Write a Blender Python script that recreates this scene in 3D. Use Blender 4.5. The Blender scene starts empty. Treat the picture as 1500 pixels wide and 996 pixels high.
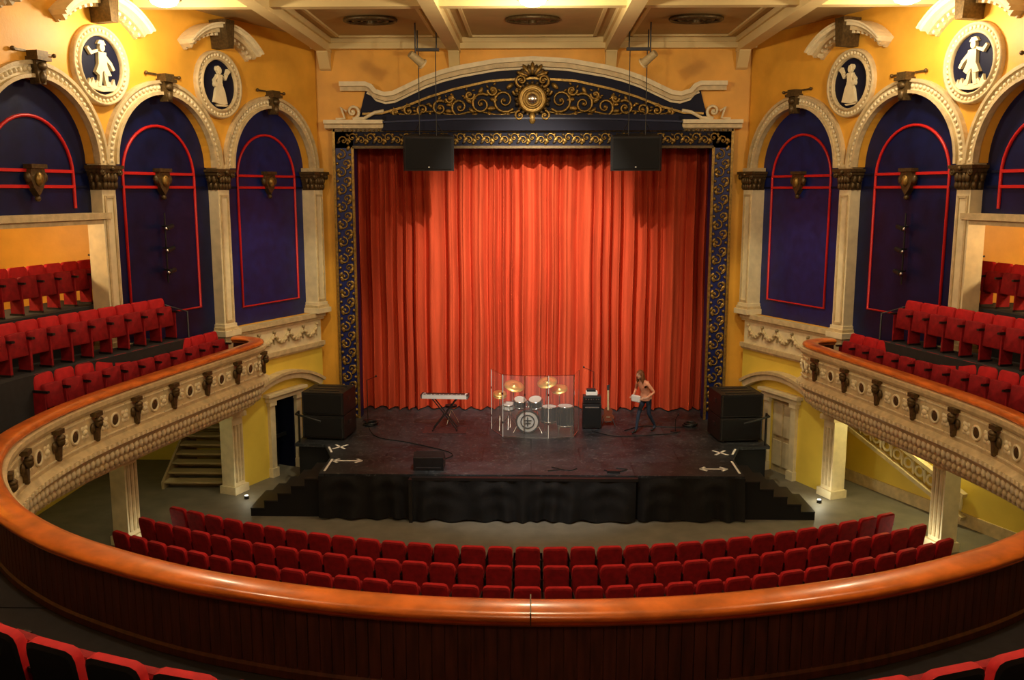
import bpy, bmesh, math, random
from mathutils import Vector, Matrix
random.seed(7)
pi=math.pi
# ---------------------------------------------------------------- materials
def mat(name,col,rough=0.6,metal=0.0,var=0.0,scale=3.0,bump=0.0,bscale=40.0,emit=None,estr=0,sheen=0,coat=0,spec=None,stretch=None,col2=None):
    m=bpy.data.materials.new(name); m.use_nodes=True
    nt=m.node_tree; b=nt.nodes['Principled BSDF']
    b.inputs['Base Color'].default_value=(*col,1); b.inputs['Roughness'].default_value=rough
    b.inputs['Metallic'].default_value=metal
    if sheen: b.inputs['Sheen Weight'].default_value=sheen
    if coat: b.inputs['Coat Weight'].default_value=coat; b.inputs['Coat Roughness'].default_value=0.15
    if spec is not None: b.inputs['Specular IOR Level'].default_value=spec
    tc=nt.nodes.new('ShaderNodeTexCoord')
    src=tc.outputs['Object']
    if stretch:
        mp=nt.nodes.new('ShaderNodeMapping'); mp.inputs['Scale'].default_value=stretch
        nt.links.new(src,mp.inputs[0]); src=mp.outputs[0]
    if var or col2:
        n=nt.nodes.new('ShaderNodeTexNoise'); n.inputs['Scale'].default_value=scale; n.inputs['Detail'].default_value=6
        nt.links.new(src,n.inputs['Vector'])
        r=nt.nodes.new('ShaderNodeValToRGB')
        c1=tuple(max(0,c*(1-var)) for c in col); c2=col2 if col2 else tuple(min(1,c*(1+var)) for c in col)
        r.color_ramp.elements[0].position=.3; r.color_ramp.elements[1].position=.7
        r.color_ramp.elements[0].color=(*c1,1); r.color_ramp.elements[1].color=(*c2,1)
        nt.links.new(n.outputs['Fac'],r.inputs['Fac']); nt.links.new(r.outputs[0],b.inputs['Base Color'])
    if bump:
        n2=nt.nodes.new('ShaderNodeTexNoise'); n2.inputs['Scale'].default_value=bscale; n2.inputs['Detail'].default_value=4
        nt.links.new(src,n2.inputs['Vector'])
        bp=nt.nodes.new('ShaderNodeBump'); bp.inputs['Strength'].default_value=bump; bp.inputs['Distance'].default_value=0.02
        nt.links.new(n2.outputs['Fac'],bp.inputs['Height']); nt.links.new(bp.outputs[0],b.inputs['Normal'])
    if emit:
        b.inputs['Emission Color'].default_value=(*emit,1); b.inputs['Emission Strength'].default_value=estr
    return m
YEL=mat('yellow_plaster',(0.76,0.38,0.040),.5,var=.14,scale=1.2,bump=.15,bscale=15)
YEL2=mat('lemon_plaster',(0.82,0.62,0.09),.5,var=.08,scale=1.0)
CRM=mat('cream_moulding',(0.60,0.47,0.26),.5,var=.18,scale=6,bump=.3,bscale=30)
CRW=mat('cream_white_moulding',(0.78,0.67,0.43),.5,var=.10,scale=5)
CEI=mat('ceiling_beam_ivory',(0.72,0.56,0.26),.6,var=.06,scale=1)
CEP=mat('ceiling_panel_tan',(0.48,0.33,0.13),.6,var=.12,scale=1)
NAVY=mat('navy_panel',(0.0025,0.0065,0.050),.40,var=.4,scale=2,bump=.15,bscale=8,spec=.35)
NAVB=mat('blue_frame_and_lit_bay',(0.004,0.012,0.11),.42,var=.3,scale=4)
NAVD=mat('navy_dark',(0.003,0.004,0.022),.55,spec=.2)
RED=mat('red_trim',(0.60,0.014,0.012),.4)
BRZ=mat('dark_bronze',(0.10,0.062,0.022),.45,metal=.45,var=.4,scale=20)
GLD=mat('aged_gold',(0.30,0.18,0.042),.40,metal=.6,var=.45,scale=16)
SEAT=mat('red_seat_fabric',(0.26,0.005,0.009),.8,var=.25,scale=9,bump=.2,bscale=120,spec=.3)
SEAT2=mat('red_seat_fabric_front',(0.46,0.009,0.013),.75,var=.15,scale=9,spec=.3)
BLK=mat('black_plastic',(0.008,0.008,0.009),.45,var=.3,scale=10)
BLKM=mat('black_matte',(0.006,0.006,0.007),.8,spec=.3)
CLOTH=mat('black_cloth',(0.006,0.006,0.007),.75,bump=.3,bscale=60,spec=.3)
WOOD=mat('polished_rail_wood',(0.60,0.14,0.018),.3,var=.35,scale=3,coat=.4,stretch=(1,1,6))
WOODD=mat('parapet_boards',(0.075,0.020,0.011),.45,var=.45,scale=5,stretch=(3,3,.4))
CURT=mat('red_velvet_curtain',(0.56,0.078,0.032),.9,var=.18,scale=2,spec=.12,stretch=(3,3,.3))
STAGE=mat('stage_boards',(0.027,0.031,0.037),.42,var=.5,scale=1.3,bump=.15,bscale=20,spec=.3)
FLOOR=mat('grey_floor',(0.16,0.145,0.112),.6,var=.18,scale=2)
CARP=mat('dark_carpet',(0.020,0.018,0.020),.9,var=.2,scale=8)
STONE=mat('white_tape',(0.8,0.8,0.78),.6)
METAL=mat('chrome',(0.7,0.7,0.7),.22,metal=1)
DMET=mat('dark_steel',(0.05,0.05,0.055),.4,metal=.7)
DRUM=mat('drum_shell_white',(0.62,0.62,0.6),.3,coat=.4)
HEAD=mat('drum_head',(0.55,0.55,0.53),.5)
CYM=mat('cymbal_brass',(0.85,0.55,0.18),.35,metal=.8)
PINE=mat('pale_pine',(0.42,0.32,0.16),.6,var=.15,scale=4,stretch=(1,8,8))
SKIN=mat('skin',(0.62,0.34,0.22),.55)
HAIR=mat('brown_hair',(0.20,0.07,0.022),.5,bump=.5,bscale=60,stretch=(1,1,.1))
PEACH=mat('peach_top',(0.74,0.32,0.18),.75,var=.15,scale=12)
JEAN=mat('dark_jeans',(0.018,0.028,0.055),.8,var=.2,scale=20)
WHITE=mat('white_plastic',(0.75,0.75,0.73),.4)
BULB=mat('lamp_glow',(1,.9,.7),.5,emit=(1,.78,.42),estr=4)
STRIP=mat('uplight_glow',(1,1,1),.5,emit=(1,.95,.75),estr=2)
def planks(m):
    nt=m.node_tree;b=nt.nodes['Principled BSDF']
    tc=[n for n in nt.nodes if n.type=='TEX_COORD'][0]
    br=nt.nodes.new('ShaderNodeTexBrick'); br.inputs['Scale'].default_value=1
    br.inputs['Brick Width'].default_value=2.44; br.inputs['Row Height'].default_value=1.22; br.inputs['Mortar Size'].default_value=.012
    br.inputs['Color1'].default_value=(1,1,1,1);br.inputs['Color2'].default_value=(.7,.68,.66,1);br.inputs['Mortar'].default_value=(.3,.3,.3,1)
    nt.links.new(tc.outputs['Object'],br.inputs['Vector'])
    mx=nt.nodes.new('ShaderNodeMixRGB'); mx.blend_type='MULTIPLY'; mx.inputs['Fac'].default_value=1
    old=b.inputs['Base Color'].links[0].from_socket
    nt.links.new(old,mx.inputs[1]); nt.links.new(br.outputs['Color'],mx.inputs[2])
    n=nt.nodes.new('ShaderNodeTexNoise'); n.inputs['Scale'].default_value=7; n.inputs['Detail'].default_value=9; n.inputs['Distortion'].default_value=1.5
    nt.links.new(tc.outputs['Object'],n.inputs['Vector'])
    r=nt.nodes.new('ShaderNodeValToRGB'); r.color_ramp.elements[0].position=.56; r.color_ramp.elements[1].position=.72
    r.color_ramp.elements[0].color=(0,0,0,1); r.color_ramp.elements[1].color=(.08,.08,.085,1); nt.links.new(n.outputs['Fac'],r.inputs['Fac'])
    ad=nt.nodes.new('ShaderNodeMixRGB'); ad.blend_type='ADD'; ad.inputs['Fac'].default_value=1
    nt.links.new(mx.outputs[0],ad.inputs[1]); nt.links.new(r.outputs[0],ad.inputs[2]); nt.links.new(ad.outputs[0],b.inputs['Base Color'])
planks(STAGE)
ACR=bpy.data.materials.new('clear_acrylic'); ACR.use_nodes=True
nt=ACR.node_tree; nt.nodes.clear()
o=nt.nodes.new('ShaderNodeOutputMaterial'); mx=nt.nodes.new('ShaderNodeMixShader'); tr=nt.nodes.new('ShaderNodeBsdfTransparent'); gl=nt.nodes.new('ShaderNodeBsdfPrincipled')
gl.inputs['Base Color'].default_value=(.8,.8,.78,1); gl.inputs['Roughness'].default_value=.2
mx.inputs[0].default_value=.05
nt.links.new(tr.outputs[0],mx.inputs[1]); nt.links.new(gl.outputs[0],mx.inputs[2]); nt.links.new(mx.outputs[0],o.inputs[0])
# ---------------------------------------------------------------- mesh builder
class B:
    def __init__(s): s.v=[];s.f=[];s.m=[];s.sm=[];s.mats=[];s.M=Matrix.Identity(4)
    def mi(s,m):
        if m not in s.mats: s.mats.append(m)
        return s.mats.index(m)
    def add(s,vs,fs,m,smooth=False):
        o=len(s.v); k=s.mi(m)
        for v in vs: s.v.append(tuple(s.M@Vector(v)))
        for f in fs: s.f.append(tuple(o+i for i in f)); s.m.append(k); s.sm.append(smooth)
    def box(s,c,d,m,R=None,taper=1.0):
        vs=[]
        for z in(-.5,.5):
            t=taper if z>0 else 1
            for x,y in((-.5,-.5),(.5,-.5),(.5,.5),(-.5,.5)):
                p=Vector((x*d[0]*t,y*d[1]*t,z*d[2]))
                if R is not None: p=R@p
                vs.append(Vector(c)+p)
        s.add(vs,[(3,2,1,0),(4,5,6,7),(0,1,5,4),(1,2,6,5),(2,3,7,6),(3,0,4,7)],m)
    def bx(s,x0,x1,y0,y1,z0,z1,m): s.box(((x0+x1)/2,(y0+y1)/2,(z0+z1)/2),(x1-x0,y1-y0,z1-z0),m)
    def prism(s,poly,a,b,m,axis='y',smooth=False):
        n=len(poly)
        def P(p,d):
            return (p[0],d,p[1]) if axis=='y' else ((p[0],p[1],d) if axis=='z' else (d,p[0],p[1]))
        vs=[P(p,a) for p in poly]+[P(p,b) for p in poly]
        s.add(vs,[tuple(range(n)),tuple(range(2*n-1,n-1,-1))],m)
        s.add(vs,[(i,(i+1)%n,n+(i+1)%n,n+i) for i in range(n)],m,smooth)
    def cyl(s,p0,p1,r0,m,r1=None,n=12,smooth=True):
        r1=r0 if r1 is None else r1
        p0=Vector(p0);p1=Vector(p1);d=(p1-p0).normalized()
        a=Vector((0,0,1)) if abs(d.z)<.9 else Vector((1,0,0))
        u=d.cross(a).normalized();w=d.cross(u)
        vs=[p0+(u*math.cos(2*pi*i/n)+w*math.sin(2*pi*i/n))*r0 for i in range(n)]+[p1+(u*math.cos(2*pi*i/n)+w*math.sin(2*pi*i/n))*r1 for i in range(n)]
        s.add(vs,[(i,(i+1)%n,n+(i+1)%n,n+i) for i in range(n)],m,smooth)
        s.add(vs,[tuple(range(n-1,-1,-1)),tuple(range(n,2*n))],m)
    def tube(s,pts,r,m,n=6,closed=False,flat=1.0):
        pts=[Vector(p) for p in pts];N=len(pts);vs=[]
        up=None
        for i,p in enumerate(pts):
            if closed: t=pts[(i+1)%N]-pts[i-1]
            else: t=pts[min(i+1,N-1)]-pts[max(i-1,0)]
            t.normalize()
            if up is None:
                up=Vector((0,1,0)) if abs(t.y)<.9 else Vector((0,0,1))
            u=(up-t*up.dot(t)).normalized(); up=u; w=t.cross(u)
            rr=r(i/(N-1)) if callable(r) else r
            for k in range(n):
                a=2*pi*k/n; vs.append(p+u*math.cos(a)*rr*flat+w*math.sin(a)*rr)
        fs=[]
        for i in range(N if closed else N-1):
            j=(i+1)%N
            for k in range(n):
                fs.append((i*n+k,i*n+(k+1)%n,j*n+(k+1)%n,j*n+k))
        s.add(vs,fs,m,True)
        if not closed: s.add(vs,[tuple(range(n-1,-1,-1)),tuple((N-1)*n+k for k in range(n))],m)
    def sph(s,c,r,m,nu=10,nv=6,R=None):
        if not hasattr(r,'__len__'): r=(r,r,r)
        vs=[];c=Vector(c)
        def P(x,y,z):
            p=Vector((x*r[0],y*r[1],z*r[2])); 
            return c+(R@p if R is not None else p)
        vs.append(P(0,0,-1))
        for j in range(1,nv):
            ph=-pi/2+pi*j/nv
            for i in range(nu):
                a=2*pi*i/nu; vs.append(P(math.cos(ph)*math.cos(a),math.cos(ph)*math.sin(a),math.sin(ph)))
        vs.append(P(0,0,1)); fs=[]
        for i in range(nu): fs.append((0,1+(i+1)%nu,1+i))
        for j in range(nv-2):
            for i in range(nu):
                fs.append((1+j*nu+i,1+j*nu+(i+1)%nu,1+(j+1)*nu+(i+1)%nu,1+(j+1)*nu+i))
        L=len(vs)-1
        for i in range(nu): fs.append((L,1+(nv-2)*nu+i,1+(nv-2)*nu+(i+1)%nu))
        s.add(vs,fs,m,True)
    def lathe(s,prof,c,m,n=16,axis=(0,0,1),smooth=True):
        ax=Vector(axis).normalized();a=Vector((0,0,1)) if abs(ax.z)<.9 else Vector((1,0,0))
        u=ax.cross(a).normalized();w=ax.cross(u);c=Vector(c);vs=[]
        for r,z in prof:
            for i in range(n):
                t=2*pi*i/n; vs.append(c+ax*z+(u*math.cos(t)+w*math.sin(t))*r)
        fs=[]
        for j in range(len(prof)-1):
            for i in range(n): fs.append((j*n+i,j*n+(i+1)%n,(j+1)*n+(i+1)%n,(j+1)*n+i))
        s.add(vs,fs,m,smooth)
    def torus(s,c,R,r,m,n=24,k=6,plane='xz'):
        pts=[]
        for i in range(n):
            a=2*pi*i/n
            x,y=R*math.cos(a),R*math.sin(a)
            pts.append((c[0]+x,c[1],c[2]+y) if plane=='xz' else (c[0]+x,c[1]+y,c[2]))
        s.tube(pts,r,m,n=k,closed=True)
    def arc(s,cu,cz,ri,ro,a0,a1,w0,w1,m,n=28):
        vs=[];fs=[]
        for i in range(n+1):
            a=a0+(a1-a0)*i/n;c,q=math.cos(a),math.sin(a)
            for r,w in((ri,w0),(ri,w1),(ro,w1),(ro,w0)): vs.append((cu+r*c,w,cz+r*q))
        for i in range(n):
            for k in range(4): fs.append((i*4+k,i*4+(k+1)%4,i*4+4+(k+1)%4,i*4+4+k))
        fs.append((0,1,2,3)); fs.append((n*4+3,n*4+2,n*4+1,n*4))
        s.add(vs,fs,m)
    def ribbon(s,path,th,w0,w1,m):
        up=[];dn=[];N=len(path)
        for i in range(N):
            a=Vector(path[max(i-1,0)]);b=Vector(path[min(i+1,N-1)]);t=(b-a).normalized();n=Vector((-t.y,t.x))
            p=Vector(path[i]);up.append(p+n*th/2);dn.append(p-n*th/2)
        vs=[]
        for i in range(N):
            for p,w in((dn[i],w0),(dn[i],w1),(up[i],w1),(up[i],w0)): vs.append((p.x,w,p.y))
        fs=[]
        for i in range(N-1):
            for k in range(4): fs.append((i*4+k,i*4+(k+1)%4,i*4+4+(k+1)%4,i*4+4+k))
        fs.append((0,1,2,3)); fs.append(((N-1)*4+3,(N-1)*4+2,(N-1)*4+1,(N-1)*4))
        s.add(vs,fs,m)
    def sweep(s,P,N,prof,m,closed=False,smooth=False):
        vs=[];k=len(prof);fs=[]
        for p,n in zip(P,N):
            for d,z in prof: vs.append((p[0]+n[0]*d,p[1]+n[1]*d,z))
        for i in range(len(P)-1):
            for j in range(k if closed else k-1):
                fs.append((i*k+j,i*k+(j+1)%k,(i+1)*k+(j+1)%k,(i+1)*k+j))
        s.add(vs,fs,m,smooth)
        if closed: s.add(vs,[tuple(range(k)),tuple((len(P)-1)*k+j for j in range(k))],m)
    def done(s,name,parent=None,bevel=0,recalc=True):
        me=bpy.data.meshes.new(name); me.from_pydata(s.v,[],s.f)
        for m in s.mats: me.materials.append(m)
        me.polygons.foreach_set('material_index',s.m); me.polygons.foreach_set('use_smooth',s.sm)
        if recalc:
            bm=bmesh.new();bm.from_mesh(me);bmesh.ops.recalc_face_normals(bm,faces=bm.faces[:]);bm.to_mesh(me);bm.free()
        me.update()
        ob=bpy.data.objects.new(name,me); bpy.context.scene.collection.objects.link(ob)
        if bevel:
            md=ob.modifiers.new('bevel','BEVEL');md.width=bevel;md.segments=2;md.limit_method='ANGLE'
        if parent: ob.parent=parent
        return ob
def catmull(pts,n=8):
    out=[];P=[Vector(p) for p in pts];P=[P[0]*2-P[1]]+P+[P[-1]*2-P[-2]]
    for i in range(1,len(P)-2):
        for k in range(n):
            t=k/n;a,b,c,d=P[i-1],P[i],P[i+1],P[i+2]
            out.append(.5*((2*b)+(c-a)*t+(2*a-5*b+4*c-d)*t*t+(3*b-a-3*c+d)*t**3))
    out.append(P[-2]);return out
def resample(pts,step):
    pts=[Vector(p) for p in pts];L=[0]
    for i in range(1,len(pts)): L.append(L[-1]+(pts[i]-pts[i-1]).length)
    n=max(2,int(round(L[-1]/step)));out=[];j=0
    for k in range(n+1):
        s=L[-1]*k/n
        while j<len(L)-2 and L[j+1]<s: j+=1
        t=(s-L[j])/max(1e-9,L[j+1]-L[j]);out.append(pts[j].lerp(pts[j+1],t))
    return out
def normals(P):
    N=[]
    for i in range(len(P)):
        t=(P[min(i+1,len(P)-1)]-P[max(i-1,0)]).normalized(); N.append(Vector((-t.y,t.x)))
    return N
def frame(o,x,y):
    return Matrix(((x[0],y[0],0,o[0]),(x[1],y[1],0,o[1]),(0,0,1,o[2] if len(o)>2 else 0),(0,0,0,1)))
# ---------------------------------------------------------------- key dims
CZ=7.7; PY=26.5; ZC=11.85
P=[(6.05,26.4),(7.65,22.8),(8.9,19.3),(9.7,15.8),(10.1,12.0)]
SPR=8.25
# ---------------------------------------------------------------- shell
b=B(); b.bx(-12,12,-4,PY+.3,-.2,0,FLOOR); b.done('floor')
b=B(); b.bx(-12,12,-4,PY+.3,ZC,ZC+.2,CEP); b.done('ceiling')
b=B(); b.bx(-12.2,-12,-4,PY+.3,0,ZC,YEL); b.done('wall_left')
b=B(); b.bx(12,12.2,-4,PY+.3,0,ZC,YEL); b.done('wall_right')
b=B(); b.bx(-12,12,-4.2,-4,0,ZC,YEL); b.done('wall_rear')
b=B()
b.bx(-12,-5.1,PY,PY+.3,0,ZC,YEL); b.bx(5.1,12,PY,PY+.3,0,ZC,YEL); b.bx(-5.1,5.1,PY,PY+.3,8.9,ZC,YEL)
b.done('wall_proscenium')
b=B(); b.bx(-8,8,31,31.2,0,12,BLKM); b.bx(-8.2,-8,PY+.3,31,0,12,BLKM); b.bx(8,8.2,PY+.3,31,0,12,BLKM); b.bx(-8,8,PY+.3,31,11.8,12,BLKM)
b.done('wall_stage_house')
b=B()
for x in(-9.4,-5.77,-2.16,2.16,5.77,9.4):
    b.bx(x-.17,x+.17,-4,PY,11.48,ZC,CEI); b.bx(x-.24,x+.24,-4,PY,11.70,ZC,CEI)
for y in(-2,3.5,9,14.6,20.5,26.36):
    b.bx(-12,12,y-.14,y+.14,11.56,ZC,CEI); b.bx(-12,12,y-.2,y+.2,11.72,ZC,CEI)
xs=[-9.4,-5.77,-2.16,2.16,5.77,9.4]; ys=[9,14.6,20.5,26.36]
for i in range(5):
    for j in range(3):
        x0,x1,y0,y1=xs[i]+.45,xs[i+1]-.45,ys[j]+.45,ys[j+1]-.45
        for a in((x0,x1,y0,y0+.08),(x0,x1,y1-.08,y1),(x0,x0+.08,y0,y1),(x1-.08,x1,y0,y1)):
            b.bx(*a,ZC-.05,ZC,CEI)
for x in(-2.16,2.16,-5.77,5.77):
    b.prism([(PY,11.0),(PY-.12,11.05),(PY-.45,11.46),(PY-.45,11.6),(PY,11.6)],x-.15,x+.15,CEI,axis='x')
b.done('ceiling_beams')
for x in(-3.95,0,3.95):
    b=B()
    for rx,ry,r in((.62,.42,.05),(.42,.27,.035),(.2,.12,.03)):
        b.tube([(x+rx*math.cos(a*pi/12),23.3+ry*math.sin(a*pi/12),11.79) for a in range(24)],r,BRZ,closed=True)
    for a in range(8):
        t=a*pi/4; b.cyl((x+.12*math.cos(t),23.3+.08*math.sin(t),11.8),(x+.6*math.cos(t),23.3+.4*math.sin(t),11.8),.02,BRZ,n=6)
    b.cyl((x,23.3,11.70),(x,23.3,11.85),.1,BRZ); b.done('ceiling_vent_rosette')
# ---------------------------------------------------------------- proscenium frame
b=B()
Y0=PY-.16
for s in(-1,1):
    x0,x1=sorted((s*5.03,s*5.59)); b.bx(x0,x1,Y0,PY+.35,1.1,9.4,NAVB)
    for xx in(5.05,5.57): b.bx(s*xx-.035,s*xx+.035,Y0-.05,Y0+.02,1.1,9.4 if xx>5.5 else 8.9,GLD)
b.bx(-5.59,5.59,Y0,PY+.35,8.88,9.4,NAVD)
b.bx(-5.59,5.59,Y0-.05,Y0+.02,9.33,9.4,BRZ); b.bx(-5.05,5.05,Y0-.05,Y0+.02,8.87,8.94,BRZ)
def spiral(b,c,r0,turns,ph,dr,m,th=.03,y=0,n=18,k=5):
    pts=[]
    for i in range(n+1):
        t=i/n; a=ph+dr*turns*2*pi*t; r=r0*(1-t*.88)
        pts.append((c[0]+r*math.cos(a),y,c[1]+r*math.sin(a)))
    b.tube(pts,lambda t:th*(1.05-.6*t),m,n=k)
    b.sph((c[0],y,c[1]),th*1.3,m,6,4)
def leaf(b,c,L,w,ang,m,y=0,d=.03):
    R=Matrix.Rotation(-ang,3,'Y')
    b.sph((c[0]+math.cos(ang)*L/2,y,c[1]+math.sin(ang)*L/2),(L/2,d,w/2),m,8,4,R)
for s in(-1,1):
    z=1.35;i=0
    while z<8.75:
        cx=s*5.31; q=1 if i%2 else -1
        spiral(b,(cx+q*.07,z),.15,1.2,pi/2*(-1 if q>0 else 1),q,GLD,.028,Y0-.02,12,4)
        leaf(b,(cx-q*.1,z+.1),.17,.10,pi/2+q*.5,GLD,Y0-.02,.025)
        leaf(b,(cx-q*.12,z-.12),.15,.09,-pi/2-q*.6,GLD,Y0-.02,.025)
        b.sph((cx-q*.18,Y0-.02,z),.045,GLD,6,4)
        z+=.245;i+=1
for i in range(43):
    x=-5.3+i*.2524; q=1 if i%2 else -1
    spiral(b,(x,9.13+q*.04),.13,1.2,0 if q>0 else pi,q,GLD,.028,Y0-.03,12,4)
    leaf(b,(x+.1,9.1-q*.05),.17,.10,q*.9,GLD,Y0-.03,.025); b.sph((x+.12,Y0-.02,9.13+q*.12),.045,GLD,6,4)
    leaf(b,(x-.08,9.14+q*.05),.14,.08,pi-q*.7,BRZ,Y0-.03,.03)
    b.sph((x,Y0-.06,9.365),.035,GLD,6,4); b.sph((x+.126,Y0-.06,9.365),.03,BRZ,6,4)
b.done('trim_proscenium_frame')
# pediment
b=B()
half=[(-5.35,10.62),(-4.62,10.62),(-4.48,10.56),(-4.36,10.42),(-4.1,10.34),(-3.85,10.37),(-3.5,10.53),(-3.0,10.76),(-2.5,10.93),(-2,11.05),(-1,11.22),(0,11.28)]
full=half+[(-x,z) for x,z in half[-2::-1]]
b.prism([(-4.9,9.6)]+[(x,z) for x,z in full if abs(x)<4.95]+[(4.9,9.6)],PY-.06,PY,NAVD)
b.ribbon(full,.12,PY-.34,PY,CRW); b.ribbon([(x,z-.12) for x,z in full],.12,PY-.22,PY,CRM); b.ribbon([(x,z-.22) for x,z in full[1:-1]],.06,PY-.12,PY,CRW)
h2=[(-4.75,9.82),(-4.2,9.84),(-3.6,10.0),(-2.9,10.27),(-2.2,10.48),(-1.2,10.70),(0,10.78)]
f2=h2+[(-x,z) for x,z in h2[-2::-1]]
b.ribbon(f2,.06,PY-.16,PY,GLD)
b.prism([(-4.2,9.35),(-4.05,9.62),(-4.05,9.78),(4.05,9.78),(4.05,9.62),(4.2,9.35)],PY-.34,PY,NAVD)
b.ribbon([(-4.2,9.58),(-2,9.66),(0,9.68),(2,9.66),(4.2,9.58)],.05,PY-.38,PY-.3,NAVY)
for s in(-1,1):
    x0,x1=sorted((s*4.15,s*5.8)); b.bx(x0,x1,PY-.42,PY,9.54,9.64,CRW); b.bx(x0,x1,PY-.3,PY,9.42,9.55,CRM)
    b.bx(x0,x1,PY-.2,PY,9.4,9.43,CRM)
    spiral(b,(s*5.02,9.88),.2,1.4,-pi/2,-s,CRW,.05,PY-.14,18,6)
    b.tube([(s*5.02,PY-.14,9.68),(s*4.7,PY-.14,9.7),(s*4.4,PY-.14,9.86),(s*4.15,PY-.14,9.9)],.05,CRW)
    b.tube([(s*5.2,PY-.14,9.88),(s*5.35,PY-.14,10.0),(s*5.25,PY-.14,9.70),(s*5.5,PY-.14,9.68)],.04,CRW)
    for(cx,cz,r,tn,dr,ph)in((.78,10.18,.34,1.6,1,-2.4),(1.42,10.08,.30,1.6,-1,2.2),(2.02,10.0,.27,1.5,1,-2.2),(2.58,9.97,.22,1.5,-1,2.2),(3.06,9.93,.18,1.5,1,-2),(3.46,9.9,.14,1.4,-1,2),(3.82,9.86,.1,1.3,1,-2),(1.1,10.45,.15,1.3,-1,0),(1.75,10.33,.14,1.3,1,3),(2.3,10.22,.11,1.3,-1,0)):
        spiral(b,(s*cx,cz),r,tn,ph if s>0 else pi-ph,dr*s,GLD,.045,PY-.14,22,5)
        for q in range(5):
            a=ph+q*1.25+.4; a=a if s>0 else pi-a
            leaf(b,(s*cx+r*.9*math.cos(a),cz+r*.9*math.sin(a)),r*.8,r*.42,a+.7*s,GLD,PY-.12,.05)
    b.tube([(s*x,PY-.1,9.84+.05*math.sin(x*5)) for x in [i*.2 for i in range(2,21)]],.03,GLD,n=5)
b.lathe([(0,0),(.15,.04),(.18,.0),(.22,.08),(.26,.08),(.29,.02),(.33,.09),(.37,.07),(.40,0)],(0,PY-.34,10.2),GLD,24,axis=(0,-1,0))
b.sph((0,PY-.4,10.2),(.15,.08,.15),METAL,14,8)
for i in range(20):
    a=i*2*pi/20; leaf(b,(.37*math.cos(a),10.2+.37*math.sin(a)),.13,.1,a,BRZ,PY-.3,.05)
for i in range(9):
    a=pi/2+(i-4)*.3; leaf(b,(.1*math.cos(a),10.78+.05*math.sin(a)),.38 if i%2==0 else .32,.13,a,BRZ if i%2 else GLD,PY-.3,.06)
for s in(-1,1):
    spiral(b,(s*.3,10.70),.18,1.4,-pi/2,s,GLD,.05,PY-.3); spiral(b,(s*.35,9.75),.14,1.4,pi/2,-s,GLD,.04,PY-.36)
    spiral(b,(s*.42,10.42),.12,1.3,0 if s>0 else pi,-s,GLD,.045,PY-.26)
b.sph((0,PY-.34,9.68),(.1,.06,.16),GLD)
b.done('trim_pediment')
# ---------------------------------------------------------------- stage + curtain
b=B()
poly=[(-5.02,20.9),(5.0,20.9),(5.04,22.35),(5.42,23.4),(6.25,23.5),(6.12,25.2),(5.75,PY-.02),(-5.75,PY-.02),(-6.12,25.2),(-6.25,23.5),(-5.42,23.4),(-5.04,22.35)]
b.prism(poly,1.02,1.10,STAGE,axis='z'); 
pin=[(x*.985,21.0+(y-20.9)*.98) for x,y in poly]; b.prism(pin,0,1.02,BLKM,axis='z')
b.bx(-5.02,5.02,PY-.02,PY+.32,.9,1.1,STAGE); b.bx(-7.95,7.95,PY+.32,30.95,.9,1.1,STAGE)
b.done('stage_platform')
b=B(); n=760;nz=14; vs=[];fs=[]
random.seed(3)
ph=[random.uniform(0,6.28) for _ in range(6)]
for j in range(nz+1):
    z=1.13+(9.3-1.13)*j/nz
    for i in range(n+1):
        x=-6.2+12.4*i/n
        fl=.9+.25*(1-j/nz)
        w=x*16+1.9*math.sin(x*1.9+ph[0])+1.2*math.sin(x*4.3+ph[1])
        s_=math.sin(w); s_=math.copysign(abs(s_)**.8,s_)
        y=27.55+fl*(.17*s_+.05*math.sin(w*2.1+ph[2])+.06*math.sin(x*3.1+ph[3]))
        xx=x+.012*math.sin(z*1.3+x*2)+.03*math.sin(2*w)*.5
        vs.append((xx,y,z))
for j in range(nz):
    for i in range(n): fs.append((j*(n+1)+i,j*(n+1)+i+1,(j+1)*(n+1)+i+1,(j+1)*(n+1)+i))
b.add(vs,fs,CURT,True); b.done('stage_curtain',recalc=False)
def drape(x0,x1,y,swag,name,seed,zt=1.06):
    random.seed(seed);b=B();n=int((x1-x0)/.03);nz=14;vs=[];fs=[];p=[random.uniform(0,6) for _ in range(5)]
    for j in range(nz+1):
        t=j/nz
        for i in range(n+1):
            x=x0+(x1-x0)*i/n
            z=zt-(zt-.04)*t; sc=abs(math.sin((x-x0)/swag*pi))
            a=.015+.05*t
            y_=y-a*(math.sin(x*13+p[0]+2*math.sin(x*1.7+p[1])+t*1.5*math.sin(x*2+p[2]))+.5*math.sin(x*5.3+p[3]+t*3))-.04*t
            y_-=.03*math.sin((z-.25*sc)*16+p[4])*(1-t)*.9*sc
            vs.append((x,y_,z+.02*math.sin(x*7+p[1])*t))
    for j in range(nz):
        for i in range(n): fs.append((j*(n+1)+i,j*(n+1)+i+1,(j+1)*(n+1)+i+1,(j+1)*(n+1)+i))
    b.add(vs,fs,CLOTH,True); return b.done(name,recalc=False)
drape(-5.02,-2.75,20.82,1.1,'stage_skirt',1); drape(-2.78,2.45,20.72,1.3,'stage_skirt',2,1.0); drape(2.5,5.0,20.82,1.2,'stage_skirt',3)
b=B(); b.bx(-2.8,2.5,20.72,20.9,1.0,1.07,BLK); b.bx(-2.86,-2.78,20.62,20.9,0,1.05,BLK); b.done('stage_front_rail')
def tape(b,x0,y0,x1,y1,w=.06):
    d=Vector((x1-x0,y1-y0)).normalized();n=Vector((-d.y,d.x))*w/2
    b.prism([(x0+n.x,y0+n.y),(x1+n.x,y1+n.y),(x1-n.x,y1-n.y),(x0-n.x,y0-n.y)],1.101,1.106,STONE,axis='z')
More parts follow.
